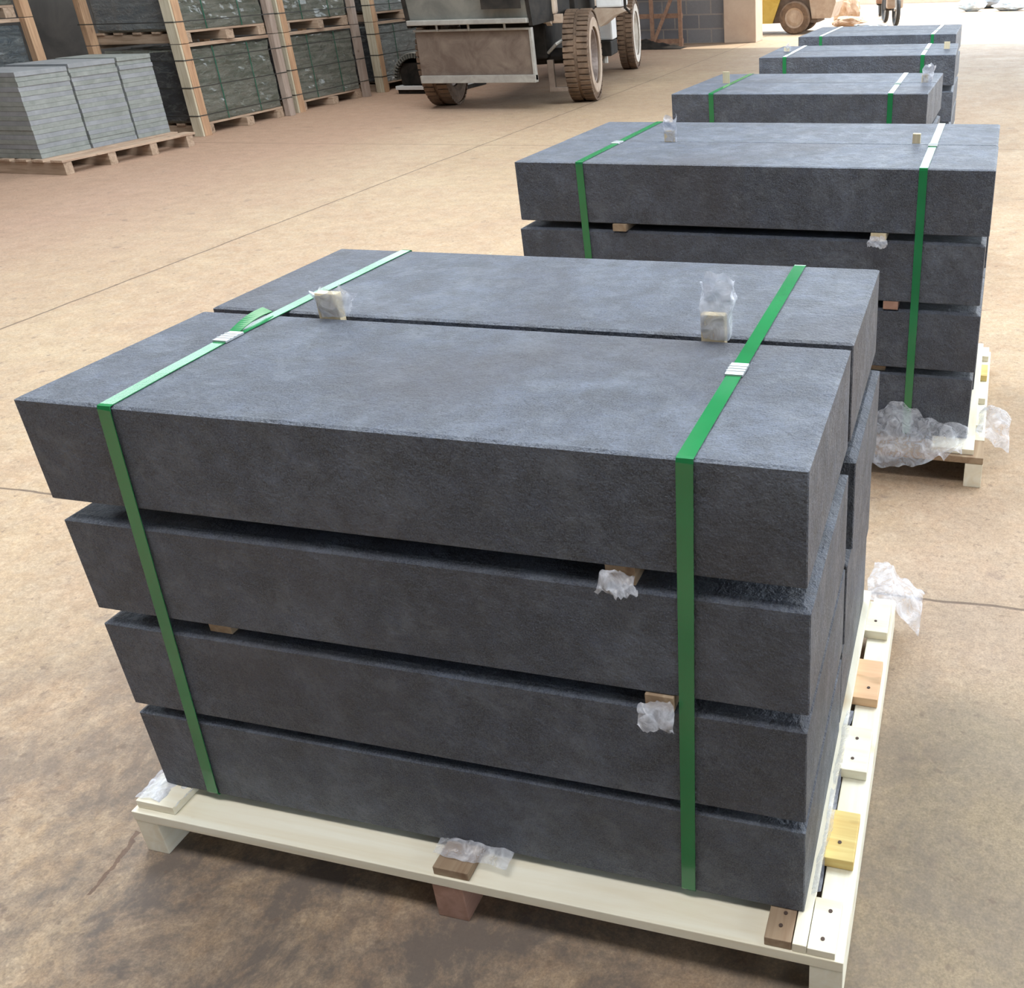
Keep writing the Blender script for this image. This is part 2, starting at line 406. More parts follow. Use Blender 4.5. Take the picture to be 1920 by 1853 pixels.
def ribbon(name, pts, width, thick, m, side=Vector((1, 0, 0)), parent=None, tw=None):
    """a flat band following pts; tw gives a roll angle per point"""
    bm = bmesh.new(); P = [Vector(p) for p in pts]; rings = []
    for i, p in enumerate(P):
        d = (P[min(i+1, len(P)-1)] - P[max(i-1, 0)]).normalized()
        sd = (side - d*side.dot(d)).normalized(); nr = d.cross(sd).normalized()
        if tw: a = tw[i]; sd, nr = sd*math.cos(a) + nr*math.sin(a), nr*math.cos(a) - sd*math.sin(a)
        rings.append([bm.verts.new(p + sd*(width/2*a_) + nr*(thick/2*b_)) for a_, b_ in ((-1, -1), (1, -1), (1, 1), (-1, 1))])
    for i in range(len(P)-1):
        for k in range(4): bm.faces.new((rings[i][k], rings[i][(k+1) % 4], rings[i+1][(k+1) % 4], rings[i+1][k]))
    bm.faces.new(rings[0][::-1]); bm.faces.new(rings[-1])
    bmesh.ops.recalc_face_normals(bm, faces=bm.faces[:])
    me = bpy.data.meshes.new(name); bm.to_mesh(me); bm.free(); me.materials.append(m)
    o = bpy.data.objects.new(name, me); COL.objects.link(o); o.parent = parent
    return o

def crumple(name, fn, nu, nv, amp, freq, m, parent=None, seed=0, fold=0.0):
    """a crumpled thin film: fn(u, v) gives the sheet, noise folds it"""
    bm = bmesh.new(); g = []
    for i in range(nu+1):
        row = []
        for j in range(nv+1):
            p = Vector(fn(i/nu, j/nv)); q = p*freq + Vector((seed*3.1, seed*1.7, seed))
            a = amp(i/nu, j/nv) if callable(amp) else amp
            nvv = noise.noise_vector(q)
            rid = abs(noise.noise(q*1.9))*2-0.5
            p = p + nvv*a + Vector((0, 0, rid*a*fold))
            row.append(bm.verts.new(p))
        g.append(row)
    for i in range(nu):
        for j in range(nv): bm.faces.new((g[i][j], g[i+1][j], g[i+1][j+1], g[i][j+1]))
    me = bpy.data.meshes.new(name); bm.to_mesh(me); bm.free(); me.materials.append(m)
    for p_ in me.polygons: p_.use_smooth = True
    o = bpy.data.objects.new(name, me); COL.objects.link(o); o.parent = parent
    return o
def wrap_tube(name, cx, cy, w_, d_, z0, z1, m, parent=None, seed=0, flare=0.3, lean=(0, 0), amp=0.006):
    def fn(u, v):
        a = 2*PI*u; k = 1 + flare*v
        ca, sa = math.cos(a), math.sin(a); s_ = 1/max(abs(ca), abs(sa))**0.8
        return (cx + ca*s_*w_/2*k + lean[0]*v, cy + sa*s_*d_/2*k + lean[1]*v, z0 + (z1 - z0)*v*(1 + 0.25*noise.noise(Vector((ca*1.5, sa*1.5, seed)))))
    return crumple(name, fn, 36, 14, lambda u, v: amp*(0.4 + v), 60, m, parent, seed, 0.4)

# ------------------------------------------------------------------ setting
fl = MB().box(-24, 22, -10, 60, -0.12, 0).build('floor', FLOOR); tag(fl, kind='structure', label='dusty tan concrete floor of the stone yard')
cl = MB().box(-11, 13, -9, 16.6, 6.0, 6.15).build('ceiling', SHEET); tag(cl, kind='structure', label='sheet roof of the shed')
wl = MB().box(-9.2, -9.0, -9, 16.6, 0, 3.7).build('wall_left', SHEET); tag(wl, kind='structure', label='dark wall behind the crates, open to the sky above')
wb = MB().box(-9, 13, -9.2, -9.0, 0, 6.0).build('wall_back', SHEET); tag(wb, kind='structure', label='wall at the back of the shed')
wf = MB().box(-9.0, -3.0, 16.05, 16.25, 0, 6.0).box(-2.46, 12.8, 16.05, 16.25, 3.8, 6.0).build('wall_far', BLOCKS); tag(wf, kind='structure', label='grey concrete block wall beyond the loader')  # second box: unseen header added to keep sky out of strap reflections
pl = MB().box(-3.0, -2.46, 15.95, 16.5, 0, 6.0, 0.01).build('trim_1', PLASTER); tag(pl, kind='structure', label='brown plastered pillar at the end of the block wall')
wr = MB().box(12.8, 13.0, -9, 16.0, 0, 2.0).build('wall_right', SHEET); tag(wr, kind='structure', label='low right wall of the shed')

# ------------------------------------------------------------------ stone stacks
ORD = ['topmost', 'second from the top', 'third from the top', 'bottom']
def block_mesh(W, D, H, ch=0.006):
    # sawn block: flat chamfer along the top arris, all other edges barely eased
    bm = bmesh.new(); e = 0.0016
    def ring(ins, z):
        w_, d_ = W/2-ins, D/2-ins; k = e
        return [bm.verts.new((x, y, z)) for x, y in ((-w_+k, -d_), (w_-k, -d_), (w_, -d_+k), (w_, d_-k), (w_-k, d_), (-w_+k, d_), (-w_, d_-k), (-w_, -d_+k))]
    R_ = [ring(e, -H/2), ring(0, -H/2+e), ring(0, H/2-ch*0.5), ring(ch, H/2)]
    for a, b in zip(R_, R_[1:]):
        for k in range(8): bm.faces.new((a[k], a[(k+1) % 8], b[(k+1) % 8], b[k]))
    bm.faces.new(R_[0][::-1]); bm.faces.new(R_[-1])
    me = bpy.data.meshes.new('stone_block'); bm.to_mesh(me); bm.free(); me.materials.append(STONE)
    return me
def stack(fr, W, rows, levels, which, tweaks={}):
    """rows: [(y0, y1)], levels: [(z0, z1)] top first"""
    for r, (y0, y1) in enumerate(rows):
        for l, (z0, z1) in enumerate(levels):
            dx, a0, a1 = tweaks.get((r, l), (0, y0, y1))
            o = bpy.data.objects.new('stone_block', block_mesh(W, a1-a0, z1-z0, (0.005, 0.011, 0.011, 0.007)[l]))
            COL.objects.link(o); o.location = (W/2 + dx, (a0+a1)/2, (z0+z1)/2); fr.place(o)
            side = 'near row' if r == 0 else 'far row'
            tag(o, 'dark grey stone block, %s of the %s on %s' % (ORD[l], side, which), 'stone block', 'dark stone blocks stacked on pallets')
def spacers(fr, xs, levels, y0, y1, which, special={}):
    names = ['highest gap', 'middle gap', 'lowest gap']
    for g in range(len(levels)-1):
        z1 = levels[g][0]; z0 = levels[g+1][1]
        for k, x in enumerate(xs[g]):
            wdt = 0.036; mt = special.get((g, k), {}).get('mat', PINE_BRN)
            root = empty('wooden_spacer', (x, (y0+y1)/2, z0)); fr.place(root)
            yy = y0 + special.get((g, k), {}).get('in', 0.015) - (y0+y1)/2
            bx('lath', -wdt/2, wdt/2, yy, (y1-y0)/2-0.01, 0.0002, z1-z0-0.0002, mt, root, 0.001)
            if special.get((g, k), {}).get('film'):
                fs = special[(g, k)]['film']
                H = z1 - z0
                def fn(u, v, yy=yy, H=H):
                    X = (u-0.5)*0.040*(1+0.2*v)
                    a = v*1.6
                    return (X, yy - 0.004 - 0.016*math.sin(a)*0.9, H*0.75 - 0.030*v*fs - 0.004*abs(u-0.5))
                crumple('plastic_wrap', fn, 16, 12, 0.007, 70, FILM_W, root, seed=g*3+k+len(which), fold=0.8)
            tag(root, 'thin wooden spacer in the %s at the %s of %s' % (names[g], ('left', 'right')[k], which), 'wooden spacer', 'spacers between the stone blocks')
def strap(fr, xf_bot, xf_top, xs_top, y0, y1, z0, z1, which, seal_y=None, tail=False, m=STRAP, prot=()):
    """one band round the whole stack. xs_top: [(y, x)] along the top"""
    e = 0.0012; r = 0.004
    o0 = prot[0][1] if prot else 0.0
    pts = [(xf_bot, y0+0.05, z0-e*1.2), (xf_bot, y0-o0, z0-e), (xf_bot, y0-e*1.5-o0, z0+0.003)]
    for k in range(1, 40):
        t = k/40; z = z0+(z1-z0)*t; off = 0.0
        for (za, ya), (zb, yb) in zip(prot, prot[1:]):
            if za <= z <= zb: off = ya + (yb-ya)*(z-za)/(zb-za)
        pts.append((xf_bot+(xf_top-xf_bot)*t, y0-e*1.6-off, z))
    pts += [(xf_top, y0-e*1.6, z1-r), (xf_top, y0-e*0.6, z1+e*0.6), (xf_top, y0+r, z1+e)]
    L = sorted(xs_top)
    for i in range(25):
        y = y0 + 0.02 + (y1-y0-0.04)*i/24
        x = xf_top; prev = (y0, xf_top)
        for yy, xx in L:
            if y <= yy:
                x = prev[1] + (xx-prev[1])*(y-prev[0])/(yy-prev[0]); break
            prev = (yy, xx); x = xx
        pts.append((x, y, z1+e+0.0003*math.sin(i*0.5)**2))
    xb = L[-1][1]
    pts += [(xb, y1-r, z1+e), (xb, y1+e*0.6, z1+e*0.6), (xb, y1+e*1.6, z1-r), (xb, y1+e*1.6, z0+0.003), (xb, y1, z0-e), (xb, y1-0.05, z0-e*1.2)]
    root = empty('packing_strap', (xf_top, y0, z0))
    pts = [Vector(p) - Vector((xf_top, y0, z0)) for p in pts]
    ribbon('band', pts, 0.019, 0.0011, m, parent=root)
    if seal_y is not None:
        x = xf_top; prev = (y0, xf_top)
        for yy, xx in L:
            if seal_y <= yy: x = prev[1] + (xx-prev[1])*(seal_y-prev[0])/(yy-prev[0]); break
            prev = (yy, xx)
        mb = MB().box(-0.0115, 0.0115, -0.019, 0.019, 0.0005, 0.0042, 0.0008)
        for q in (-0.008, 0.0, 0.008): mb.box(-0.0118, 0.0118, q-0.0012, q+0.0012, 0.0035, 0.0048)
        o = mb.build('seal', SEAL, root); o.location = (x-xf_top, seal_y-y0, z1-z0)
        if tail:
            tp = []
            for i in range(16):
                t = i/15
                tp.append((x-xf_top-0.004-0.007*math.sin(t*1.4), seal_y-y0+0.018+0.085*t, z1-z0+0.0035+0.006*math.sin(t*2.3)))
            ribbon('strap_tail', tp, 0.017, 0.0011, STRAP, parent=root, tw=[0.35*t/15 for t in range(16)])
    fr.place(root)
    tag(root, which, 'strap', 'green straps round the stone stacks')
    return root
def pallet(fr, x0, x1, y0, y1, which, ends, fresh=True, label=''):
    """stringers (front to back), boards across them, runners on top that carry the stone"""
    root = empty('wooden_pallet', (0, 0, 0)); fr.place(root)
    yb = 0.0
    xm = (x0+x1)/2 - 0.012
    for i, (a, b) in enumerate(((x0, x0+0.04), (xm-0.024, xm+0.024), (x1-0.043, x1))):
        s_ = bx('stringer', a, b, y0+0.001, y1, 0.0, 0.066, PINE_RED if i == 1 else PINE_Y, root, 0.0015)
        if i == 1: s_['label'] = 'reddish middle stringer'
    for i, (a, b, mt, over) in enumerate(ends):
        bx('deck_board', x0-(0.001 if i == 0 else 0), x1-(0 if i == 0 else 0.006)-over, a, b, 0.0665, 0.0845, mt, root, 0.0015)
    return root

# ---- pallet 1 (nearest)
F1 = Frame(0, 0, 0)
LV1 = [(0.6108, 0.755), (0.4349, 0.5835), (0.2625, 0.4130), (0.100, 0.2475)]
R1 = [(0.0, 0.339), (0.3554, 0.7026)]
stack(F1, 1.0, R1, LV1, 'the nearest pallet',
      {(0, 1): (0.003, 0.0, 0.322), (1, 1): (0.009, 0.3564, 0.7), (0, 2): (0.001, 0.0, 0.345), (1, 2): (0.003, 0.352, 0.70), (0, 3): (0.001, 0.0, 0.341), (0, 0): (-0.0015, 0.0, 0.339)})
spacers(F1, [[0.20, 0.785], [0.19, 0.824], [0.2, 0.8]], LV1, 0.0, 0.70, 'the nearest stack',
        {(0, 0): dict(mat=PINE_BRN, **{'in': 0.07}), (0, 1): dict(mat=PINE_BRN, film=0.8, **{'in': 0.006}), (1, 1): dict(mat=PINE_BRN, film=1.0, **{'in': -0.004}), (1, 0): dict(mat=PINE_BRN, **{'in': 0.012})})
strap(F1, 0.088, 0.139, [(0.235, 0.128), (0.45, 0.131), (0.7026, 0.139)], 0, 0.7026, 0.100, 0.755,
      'green packing strap with a loose tail, at the left of the nearest stone stack', 0.235, True)
strap(F1, 0.845, 0.870, [(0.24, 0.870), (0.7026, 0.870)], 0, 0.7026, 0.100, 0.755,
      'bright green packing strap at the right of the nearest stone stack', 0.238, False, STRAP)
P1 = pallet(F1, -0.027, 1.059, -0.049, 0.76, 'nearest', [(-0.049, 0.032, PINE_X, 0), (0.105, 0.193, PINE_YEL, 0), (0.275, 0.372, PINE_X, 0), (0.442, 0.545, PINE_ORG, 0), (0.628, 0.722, PINE_X, 0)])
tag(P1, 'pale new pine pallet under the nearest stone stack', 'pallet')
for a, b, mt, y0, z1 in ((-0.022, 0.046, PINE_X, -0.040, 0.0995), (0.486, 0.54, PINE_BRN, -0.046, 0.0995), (0.957, 0.992, PINE_BRN, -0.046, 0.0995), (0.9935, 1.0115, PINE_Y, -0.047, 0.0995)):
    bx('runner', a, b, y0, 0.735, 0.085, z1, mt, P1, 0.001)
bx('corner_cleat', 1.0125, 1.048, -0.047, 0.03, 0.085, 0.097, PINE_X, P1, 0.001)
nails = [(1.03, -0.03, 0.0972), (1.034, 0.012, 0.0972), (1.03, 0.135, 0.0847), (1.028, 0.30, 0.0847), (1.03, 0.345, 0.0847), (1.035, 0.47, 0.0847), (1.028, 0.66, 0.0847), (0.975, -0.025, 0.0997), (0.978, -0.006, 0.0997)]
for x, y, z in nails: MB().lathe([(0, 0.0001), (0, 0.0028), (0.0008, 0.0028), (0.0008, 0.0001)], (x, y, z), 'z', 8).build('nail_head', NAIL, P1)
# spacers standing up in the joint between the two rows, film on them
def upright(fr, x, y, d, z0, z1, wdt, label, film_top, seed, flare=0.25, lean=(0, 0), mt=PINE_Z, group='film-wrapped sticks standing in the joints'):
    root = empty('upright_stick', (x, y, z0)); fr.place(root)
    bx('stick', -wdt/2, wdt/2, -d/2, d/2, 0, z1-z0, mt, root, 0.001)
    if film_top: wrap_tube('plastic_wrap', 0.004, 0, wdt*1.12, d*1.5, (z1-z0)*0.15 if z1-z0 < .1 else 0.757-z0+(fr.p(0,0,0).y > 1.3)*0.014, film_top-z0, FILM_W, root, seed, flare, lean)
    tag(root, label, 'wooden stick', group)
upright(F1, 0.222, 0.3472, 0.0145, 0.60, 0.792, 0.036, 'film-wrapped wooden stick standing between blocks beside the left strap, nearest stack', 0.795, 3, 0.5, (0.008, 0))
upright(F1, 0.813, 0.3475, 0.0145, 0.60, 0.790, 0.033, 'wooden stick with tall film flap standing near the right strap, nearest stack', 0.832, 5, 0.25, (0.002, 0.004))

def film_sheet(name, fn, label, seed, parent=None, amp=0.012, freq=22, m=FILM, nu=40, nv=26, fold=0.8, fr=None, cat='plastic film'):
    o = crumple(name, fn, nu, nv, amp, freq, m, parent, seed, fold)
    if fr: fr.place(o)
    if label: tag(o, label, cat, 'loose film sticking out of the pallets')
    return o
# film at the left front corner of pallet 1
film_sheet('plastic_film', lambda u, v: (-0.026 + 0.075*u, -0.036 + 0.075*v, 0.101 + 0.004*math.sin(u*6) + 0.016*max(0, v-0.6)*(1-u)), 'clear film crumpled over the left front corner of the nearest pallet', 2, amp=0.003, freq=45, m=FILM_W)
film_sheet('plastic_film', lambda u, v: (0.475 + 0.115*u, -0.028 + 0.027*v, 0.102 + 0.002*math.sin(u*9) + 0.008*v*math.sin(PI*u)), 'thin film tongue sticking out under the middle of the nearest stack', 4, amp=0.003, freq=45)
film_sheet('plastic_film', lambda u, v: (1.006 + 0.012*u, 0.03 + 0.36*v, 0.101 + 0.012*u*(0.5+0.5*math.sin(v*11))), 'narrow film strip along the right edge of the nearest pallet', 6, amp=0.004, freq=30)
film_sheet('plastic_film', lambda u, v: (1.008 + 0.10*u, 0.655 + 0.14*v, 0.135 - 0.005*v + 0.028*math.sin(u*1.3)*math.sin(v*PI) - 0.11*max(0, u-0.42)), 'clear film bulging over the far right corner of the nearest pallet', 8, amp=0.010, freq=18, m=FILM)

# ---- pallet 2
F2 = Frame(-0.0057, 1.4796, -0.0267)
LV2 = [(0.6204, 0.7710), (0.4536, 0.6020), (0.2817, 0.4325), (0.100, 0.2640)]
W2 = 1.189
stack(F2, W2, [(0, 0.318), (0.3195, 0.6679)], LV2, 'the second pallet', {(0, 1): (-0.004, 0, 0.318), (0, 0): (0.002, 0, 0.318), (0, 3): (-0.004, 0, 0.318)})
spacers(F2, [[0.28, 0.937], [0.30, 0.974], [0.28, 0.95]], LV2, 0, 0.66, 'the second stack',
        {(0, 1): dict(mat=PINE_Z, film=0.7, **{'in': -0.006}), (0, 0): dict(mat=PINE_BRN, **{'in': -0.008}), (1, 1): dict(mat=PINE_RED, **{'in': 0.0})})
strap(F2, 0.19, 0.182, [(0.6679, 0.172)], 0, 0.6679, 0.100, 0.7710, 'dark green packing strap at the left of the second stone stack', 0.28)
strap(F2, 1.032, 1.032, [(0.6679, 1.028)], 0, 0.6679, 0.100, 0.7710, 'green packing strap at the right of the second stone stack', 0.30)
P2 = pallet(F2, -0.03, 1.23, -0.072, 0.72, 'second', [(-0.072, 0.03, PINE_BRN, 0), (0.12, 0.21, PINE_X, 0), (0.30, 0.39, PINE_X, 0), (0.47, 0.56, PINE_YEL, 0), (0.63, 0.71, PINE_X, 0)])
tag(P2, 'pallet with brown front board under the second stone stack', 'pallet')
for a, b, mt in ((0.01, 0.07, PINE_Y), (0.56, 0.61, PINE_BRN), (1.10, 1.205, PINE_Y)):
    bx('runner', a, b, -0.06, 0.70, 0.085, 0.0995, mt, P2, 0.001)
upright(F2, 0.318, 0.3187, 0.0014, 0.64, 0.80, 0.03, 'stick hidden in white film that stands near the left strap, second stack', 0.835, 9, 0.1, (-0.004, 0))
upright(F2, 0.985, 0.34, 0.014, 0.77, 0.795, 0.02, 'short bare wooden stick standing by the right strap, second stack', None, 1)
def drape(u, v):
    # bunched film hanging over the front board of pallet 2
    x = 0.88 + 0.30*u; y = 0.0 - 0.085*v; z = 0.150 - 0.055*v - 0.05*max(0, v-0.7)*3*math.sin(PI*min(1, u*1.15))
    z += 0.055*math.exp(-((u-0.42)/0.13)**2)*(1-v)
    return (x, y-0.010, z)
film_sheet('plastic_film', drape, 'bluish crumpled film hanging over the front board of the second pallet', 11, amp=0.016, freq=13, m=FILM, nu=70, nv=40, fold=1.2, fr=F2)
film_sheet('plastic_film', lambda u, v: (1.212 + 0.08*u, 0.03 + 0.16*v, 0.105 + 0.07*math.sin(v*PI)*math.sin(u*2.2) - 0.05*u), 'clear film bubble at the right end of the second pallet', 13, amp=0.012, freq=14, fr=F2)

# ---- pallets 3, 4, 5
def simple_pallet_stack(fr, W, D, LV, nth, name, rows_gap=0.004):
    h = D/2
    stack(fr, W, [(0, h-rows_gap/2), (h+rows_gap/2, D)], LV, 'the %s pallet' % nth)
    spacers(fr, [[0.2, 0.8], [0.21, 0.82], [0.2, 0.8]], LV, 0, D-0.01, 'the %s stack' % nth)
    p = pallet(fr, -0.03, W+0.04, -0.05, D+0.05, nth, [(-0.05, 0.03, PINE_X, 0), (0.12, 0.21, PINE_X, 0), (0.30, 0.39, PINE_X, 0), (0.47, 0.56, PINE_X, 0), (0.63, 0.71, PINE_X, 0)])
    tag(p, 'pine pallet under the %s stone stack' % nth, 'pallet')
    for a, b in ((0.0, 0.06), (W/2-0.03, W/2+0.03), (W-0.06, W)): bx('runner', a, b, -0.04, D+0.02, 0.085, 0.0995, PINE_Y, p, 0.001)
F3 = Frame(-0.0258, 2.9681, -0.038); F4 = Frame(0.0135, 4.4472, 0.0064); F5 = Frame(-0.024, 5.8716, -0.0152)
simple_pallet_stack(F3, 0.985, 0.70, LV1, 'third', '')
simple_pallet_stack(F4, 1.0, 0.70, LV1, 'fourth', '')
simple_pallet_stack(F5, 1.0, 0.93, LV1, 'farthest', '')
strap(F3, 0.165, 0.162, [(0.7, 0.145)], 0, 0.70, 0.1, 0.755, 'green packing strap at the left of the third stone stack', None)
strap(F3, 0.85, 0.85, [(0.7, 0.83)], 0, 0.70, 0.1, 0.755, 'green packing strap at the right of the third stone stack', 0.3)
strap(F4, 0.135, 0.135, [(0.7, 0.135)], 0, 0.70, 0.1, 0.755, 'pale shining strap at the left of the fourth stone stack', None)
strap(F4, 0.84, 0.838, [(0.7, 0.843)], 0, 0.70, 0.1, 0.755, 'pale shining strap at the right of the fourth stone stack', 0.32)
strap(F5, 0.147, 0.147, [(0.93, 0.15)], 0, 0.93, 0.1, 0.755, 'strap at the left of the fifth and farthest stone stack', None)
strap(F5, 0.855, 0.855, [(0.93, 0.87)], 0, 0.93, 0.1, 0.755, 'strap at the right of the fifth and farthest stone stack', 0.4)
upright(F3, 0.125, 0.35, 0.003, 0.70, 0.800, 0.03, 'small pale stick at the left of the third stack top', None, 21)
upright(F3, 0.94, 0.35, 0.003, 0.70, 0.785, 0.025, 'stick with a scrap of white film at the right of the third stack top', 0.815, 22, 0.6, (0.01, 0))
upright(F4, 0.085, 0.35, 0.003, 0.70, 0.775, 0.03, 'small stick at the left of the fourth stack top', 0.78, 23, 0.2)
upright(F4, 0.945, 0.35, 0.003, 0.70, 0.79, 0.03, 'small stick at the right of the fourth stack top', None, 24)

# ------------------------------------------------------------------ left: pallet of thin slate tiles
TS = Frame(-5.40, 4.86, math.radians(-2.5))
tp = empty('wooden_pallet', (0, 0, 0)); TS.place(tp)
tag(tp, 'worn brown pallet under the stacks of thin grey tiles', 'pallet')
for k, a in enumerate((-0.70, -0.54, -0.38, -0.22, -0.06, 0.12)):
    bx('deck_board', a, a+0.11, -0.04, 1.24, 0.088, 0.105, OLD_Y, tp, 0.002)
for y in (-0.03, 0.36, 0.76, 1.14):
    bx('stringer', -0.7, 0.225, y, y+0.07, 0.0, 0.0875, OLD_X, tp, 0.002)
cols = [(0.0, 0.43, 18), (0.445, 0.87, 19), (0.885, 1.22, 19)]
tmesh = {}
for ci, (a, b, cnt) in enumerate(cols):
    z = 0.1055; tot = [0.588, 0.602, 0.608][ci]; th = tot/cnt
    for k in range(cnt):
        lean = 0.0
        mbt = MB().box(-0.31, 0.31, -(b-a)/2+0.002, (b-a)/2-0.002, -th/2+0.0004, th/2-0.0004, random.choice((0.0008, 0.0008, 0.003)))
        o = mbt.build('slate_tile', TILE if (k*7+ci*3) % 5 < 3 else TILE_B)
        dx = random.uniform(-0.002, 0.002) + (0.006 if k in (cnt-1, cnt-3) else 0)
        o.location = (-0.31 + dx, (a+b)/2 + random.uniform(-0.002, 0.002), z + th*(k+0.5)); TS.place(o)
        o.rotation_euler.z += random.uniform(-0.003, 0.003)
        tag(o, 'thin grey slate tile in the %s stack on the worn pallet by the crates' % ('left', 'middle', 'right')[ci], 'tile', 'thin slate tiles in the %s stack' % ('left', 'middle', 'right')[ci])

# ------------------------------------------------------------------ left: crates of wrapped stone
def crate(y0, y1, z0, h, xf, wm, name, tier, post=OLD_Z, post2=GREY_Z, depth=1.0, bundle_top=0.06, straps=2, end=None):
    """open crate: skid, four corner posts and rails; front face at x = xf"""
    root = empty('wooden_crate', (xf, (y0+y1)/2, z0))
    L = (y1-y0)/2
    for s_ in (-1, 1):
        for xx in (0.0, -depth):
            m_ = post if s_ < 0 else post2
            bx('post', xx-0.06 if xx == 0 else xx, xx if xx == 0 else xx+0.06, s_*L - (0.085 if s_ > 0 else 0), s_*L + (0.085 if s_ < 0 else 0), 0.0, h, m_, root, 0.003)
    for k in range(3):
        a = -L + 0.1 + k*(2*L-0.3)/2
        bx('skid', -depth+0.02, -0.061 if k in (0, 2) else -0.02, a, a+0.1, 0.0, 0.075, OLD_X, root, 0.003)
    for a in (-0.16, -0.36, -0.56, -0.76, -0.95): bx('deck_board', a, a+0.09, -L+0.087, L-0.087, 0.076, 0.094, OLD_Y, root, 0.002)
    bx('corner_board', -0.10, -0.004, -L-0.022, -L-0.002, 0.0, h, PALE_Z, root, 0.002)
    for zz in (0.17, 0.40, 0.62):
        if zz < h-0.1: ribbon('steel_band', [(-depth+0.002, -L-0.024, zz), (-0.004, -L-0.025, zz), (0.0018, -L-0.015, zz), (0.0018, 0, zz), (0.0018, L-0.002, zz)], 0.008, 0.0012, BAND, side=Vector((0, 0, 1)), parent=root)
    for xx in (-0.055, -depth+0.02): bx('top_rail', xx-0.035, xx+0.0, -L+0.087, L-0.087, h-0.03, h-0.002, OLD_Y, root, 0.002)
    tag(root, 'wooden crate, %s, %s' % (name, tier), 'crate', 'crates of wrapped stone along the left')
    # the wrapped load is a thing of its own
    X0, X1, Y0, Y1, Z0, Z1 = -depth+0.08, -0.064, -L+0.09, L-0.09, 0.095, h-0.034-bundle_top*0.2
    b = empty('wrapped_stone_bundle', (xf, (y0+y1)/2, z0))
    mbb = MB().box(X0, X1, Y0, Y1, Z0, Z1, 0.01); bm = mbb.bm
    bmesh.ops.subdivide_edges(bm, edges=[e for e in bm.edges if e.calc_length() > 0.2], cuts=24, use_grid_fill=True)
    for v in bm.verts:
        q = v.co*5 + Vector((y0, z0, 0)); n_ = noise.noise(q)*0.016 + noise.noise(q*2.7)*0.012
        if v.co.x > X1-0.02: v.co.x += n_ - 0.010
        if v.co.z > Z1-0.02: v.co.z += min(0, n_)
    mbb.build('wrapped_load', wm, b)
    if end:
        crumple('end_sheet', lambda u, v: (X0 + 0.03 + (X1-X0-0.05)*u, Y0 - 0.018, Z0 + 0.02 + (Z1-Z0-0.04)*v), 16, 14, 0.009, 6, end, b, seed=y0)
    for k in range(straps):
        yy = Y0 + (Y1-Y0)*(k+0.7)/(straps+0.4)
        pts = [(X0, yy, Z0+0.002), (X0, yy, Z1+0.004), (X1+0.008, yy, Z1+0.004), (X1+0.008, yy, Z0+0.002)]
        ribbon('green_band', pts, 0.012, 0.002, STRAP_K, side=Vector((0, 1, 0)), parent=b)
    tag(b, 'film-wrapped stone in the %s crate, %s' % (name, tier), 'wrapped stone', 'wrapped loads inside the crates')
XF = -5.40
crate(4.60, 6.18, 0.0, 1.0, XF-1.1, WRAP_B, 'tall, farthest left', 'lower tier', GREY_Z, OLD_Z)
crate(4.60, 6.18, 1.005, 0.80, XF-1.1, WRAP, 'farthest left', 'upper tier', GREY_Z, OLD_Z)
crate(6.52, 7.80, 0.0, 0.745, XF, WRAP, 'silvery green', 'lower tier, right of the thin tiles', OLD_Z, GREY_Z, end=WRAP_D)
crate(6.52, 7.80, 0.75, 0.80, XF, WRAP, 'silvery green', 'upper tier, right of the thin tiles', OLD_Z, GREY_Z, end=WRAP_B)
crate(7.95, 9.24, 0.0, 0.74, XF-0.05, WRAP, 'shiny', 'lower tier, left of the ribbed hood', OLD_Z, GREY_Z, end=WRAP_D)
crate(7.95, 9.24, 0.745, 0.80, XF-0.05, WRAP, 'shiny', 'upper tier, left of the ribbed hood', OLD_Z, GREY_Z, end=WRAP_D)
crate(9.58, 11.1, 0.0, 0.74, XF-0.08, WRAP_S, 'bright', 'lower tier, behind the ribbed hood', OLD_Z, GREY_Z, end=WRAP_D)
crate(9.58, 11.1, 0.745, 0.80, XF-0.08, WRAP_S, 'bright', 'upper tier, behind the ribbed hood', OLD_Z, GREY_Z, end=WRAP_D)

# ribbed hood on a pale frame by the crates
hd = empty('ribbed_hood', (-4.98, 9.45, 0))
tag(hd, 'grey ribbed arched hood on a pale steel frame between crates and loader', 'machine hood')
bm = bmesh.new(); rings = []
for i in range(61):
    y = 0.0 + 0.9*i/60; rr_ = 0.27 + 0.012*math.sin(i*PI/1.5)
    rings.append([bm.verts.new((rr_*math.cos(t*PI/20), y, 0.14 + rr_*1.05*math.sin(t*PI/20))) for t in range(21)])
for i in range(60):
    for t in range(20): bm.faces.new((rings[i][t], rings[i+1][t], rings[i+1][t+1], rings[i][t+1]))
x_ = MB(); x_.bm.free(); x_.bm = bm; x_.build('ribbed_cover', GSTEEL, hd)
mb = MB()
for k in range(23):
    a = PI*(k+0.5)/23
    mb.box(-0.006, 0.006, -0.02, 0.03, 0.235, 0.285, 0, Matrix.Rotation(-(a-PI/2), 3, 'Y'), (0, 0, 0))
bmesh.ops.translate(mb.bm, vec=(0, 0, 0.14), verts=mb.bm.verts[:]); mb.build('rim_teeth', GSTEEL, hd)
MB().box(-0.22, 0.22, 0.05, 0.85, 0.085, 0.32, 0.01).build('dark_core', DARK, hd)
MB().box(-0.25, 0.42, -0.05, 0.0, 0.045, 0.085, 0.004).box(-0.25, -0.2, 0.0, 0.9, 0.045, 0.085, 0.004).box(0.37, 0.42, 0, 0.9, 0.045, 0.085, 0.004).box(0.3, 0.42, -0.03, 0.10, 0.085, 0.19, 0.01).build('base_frame', WHITE, hd)
MB().box(-0.24, 0.41, -0.02, 0.88, 0.0, 0.045, 0.003).build('plinth', DARK, hd)

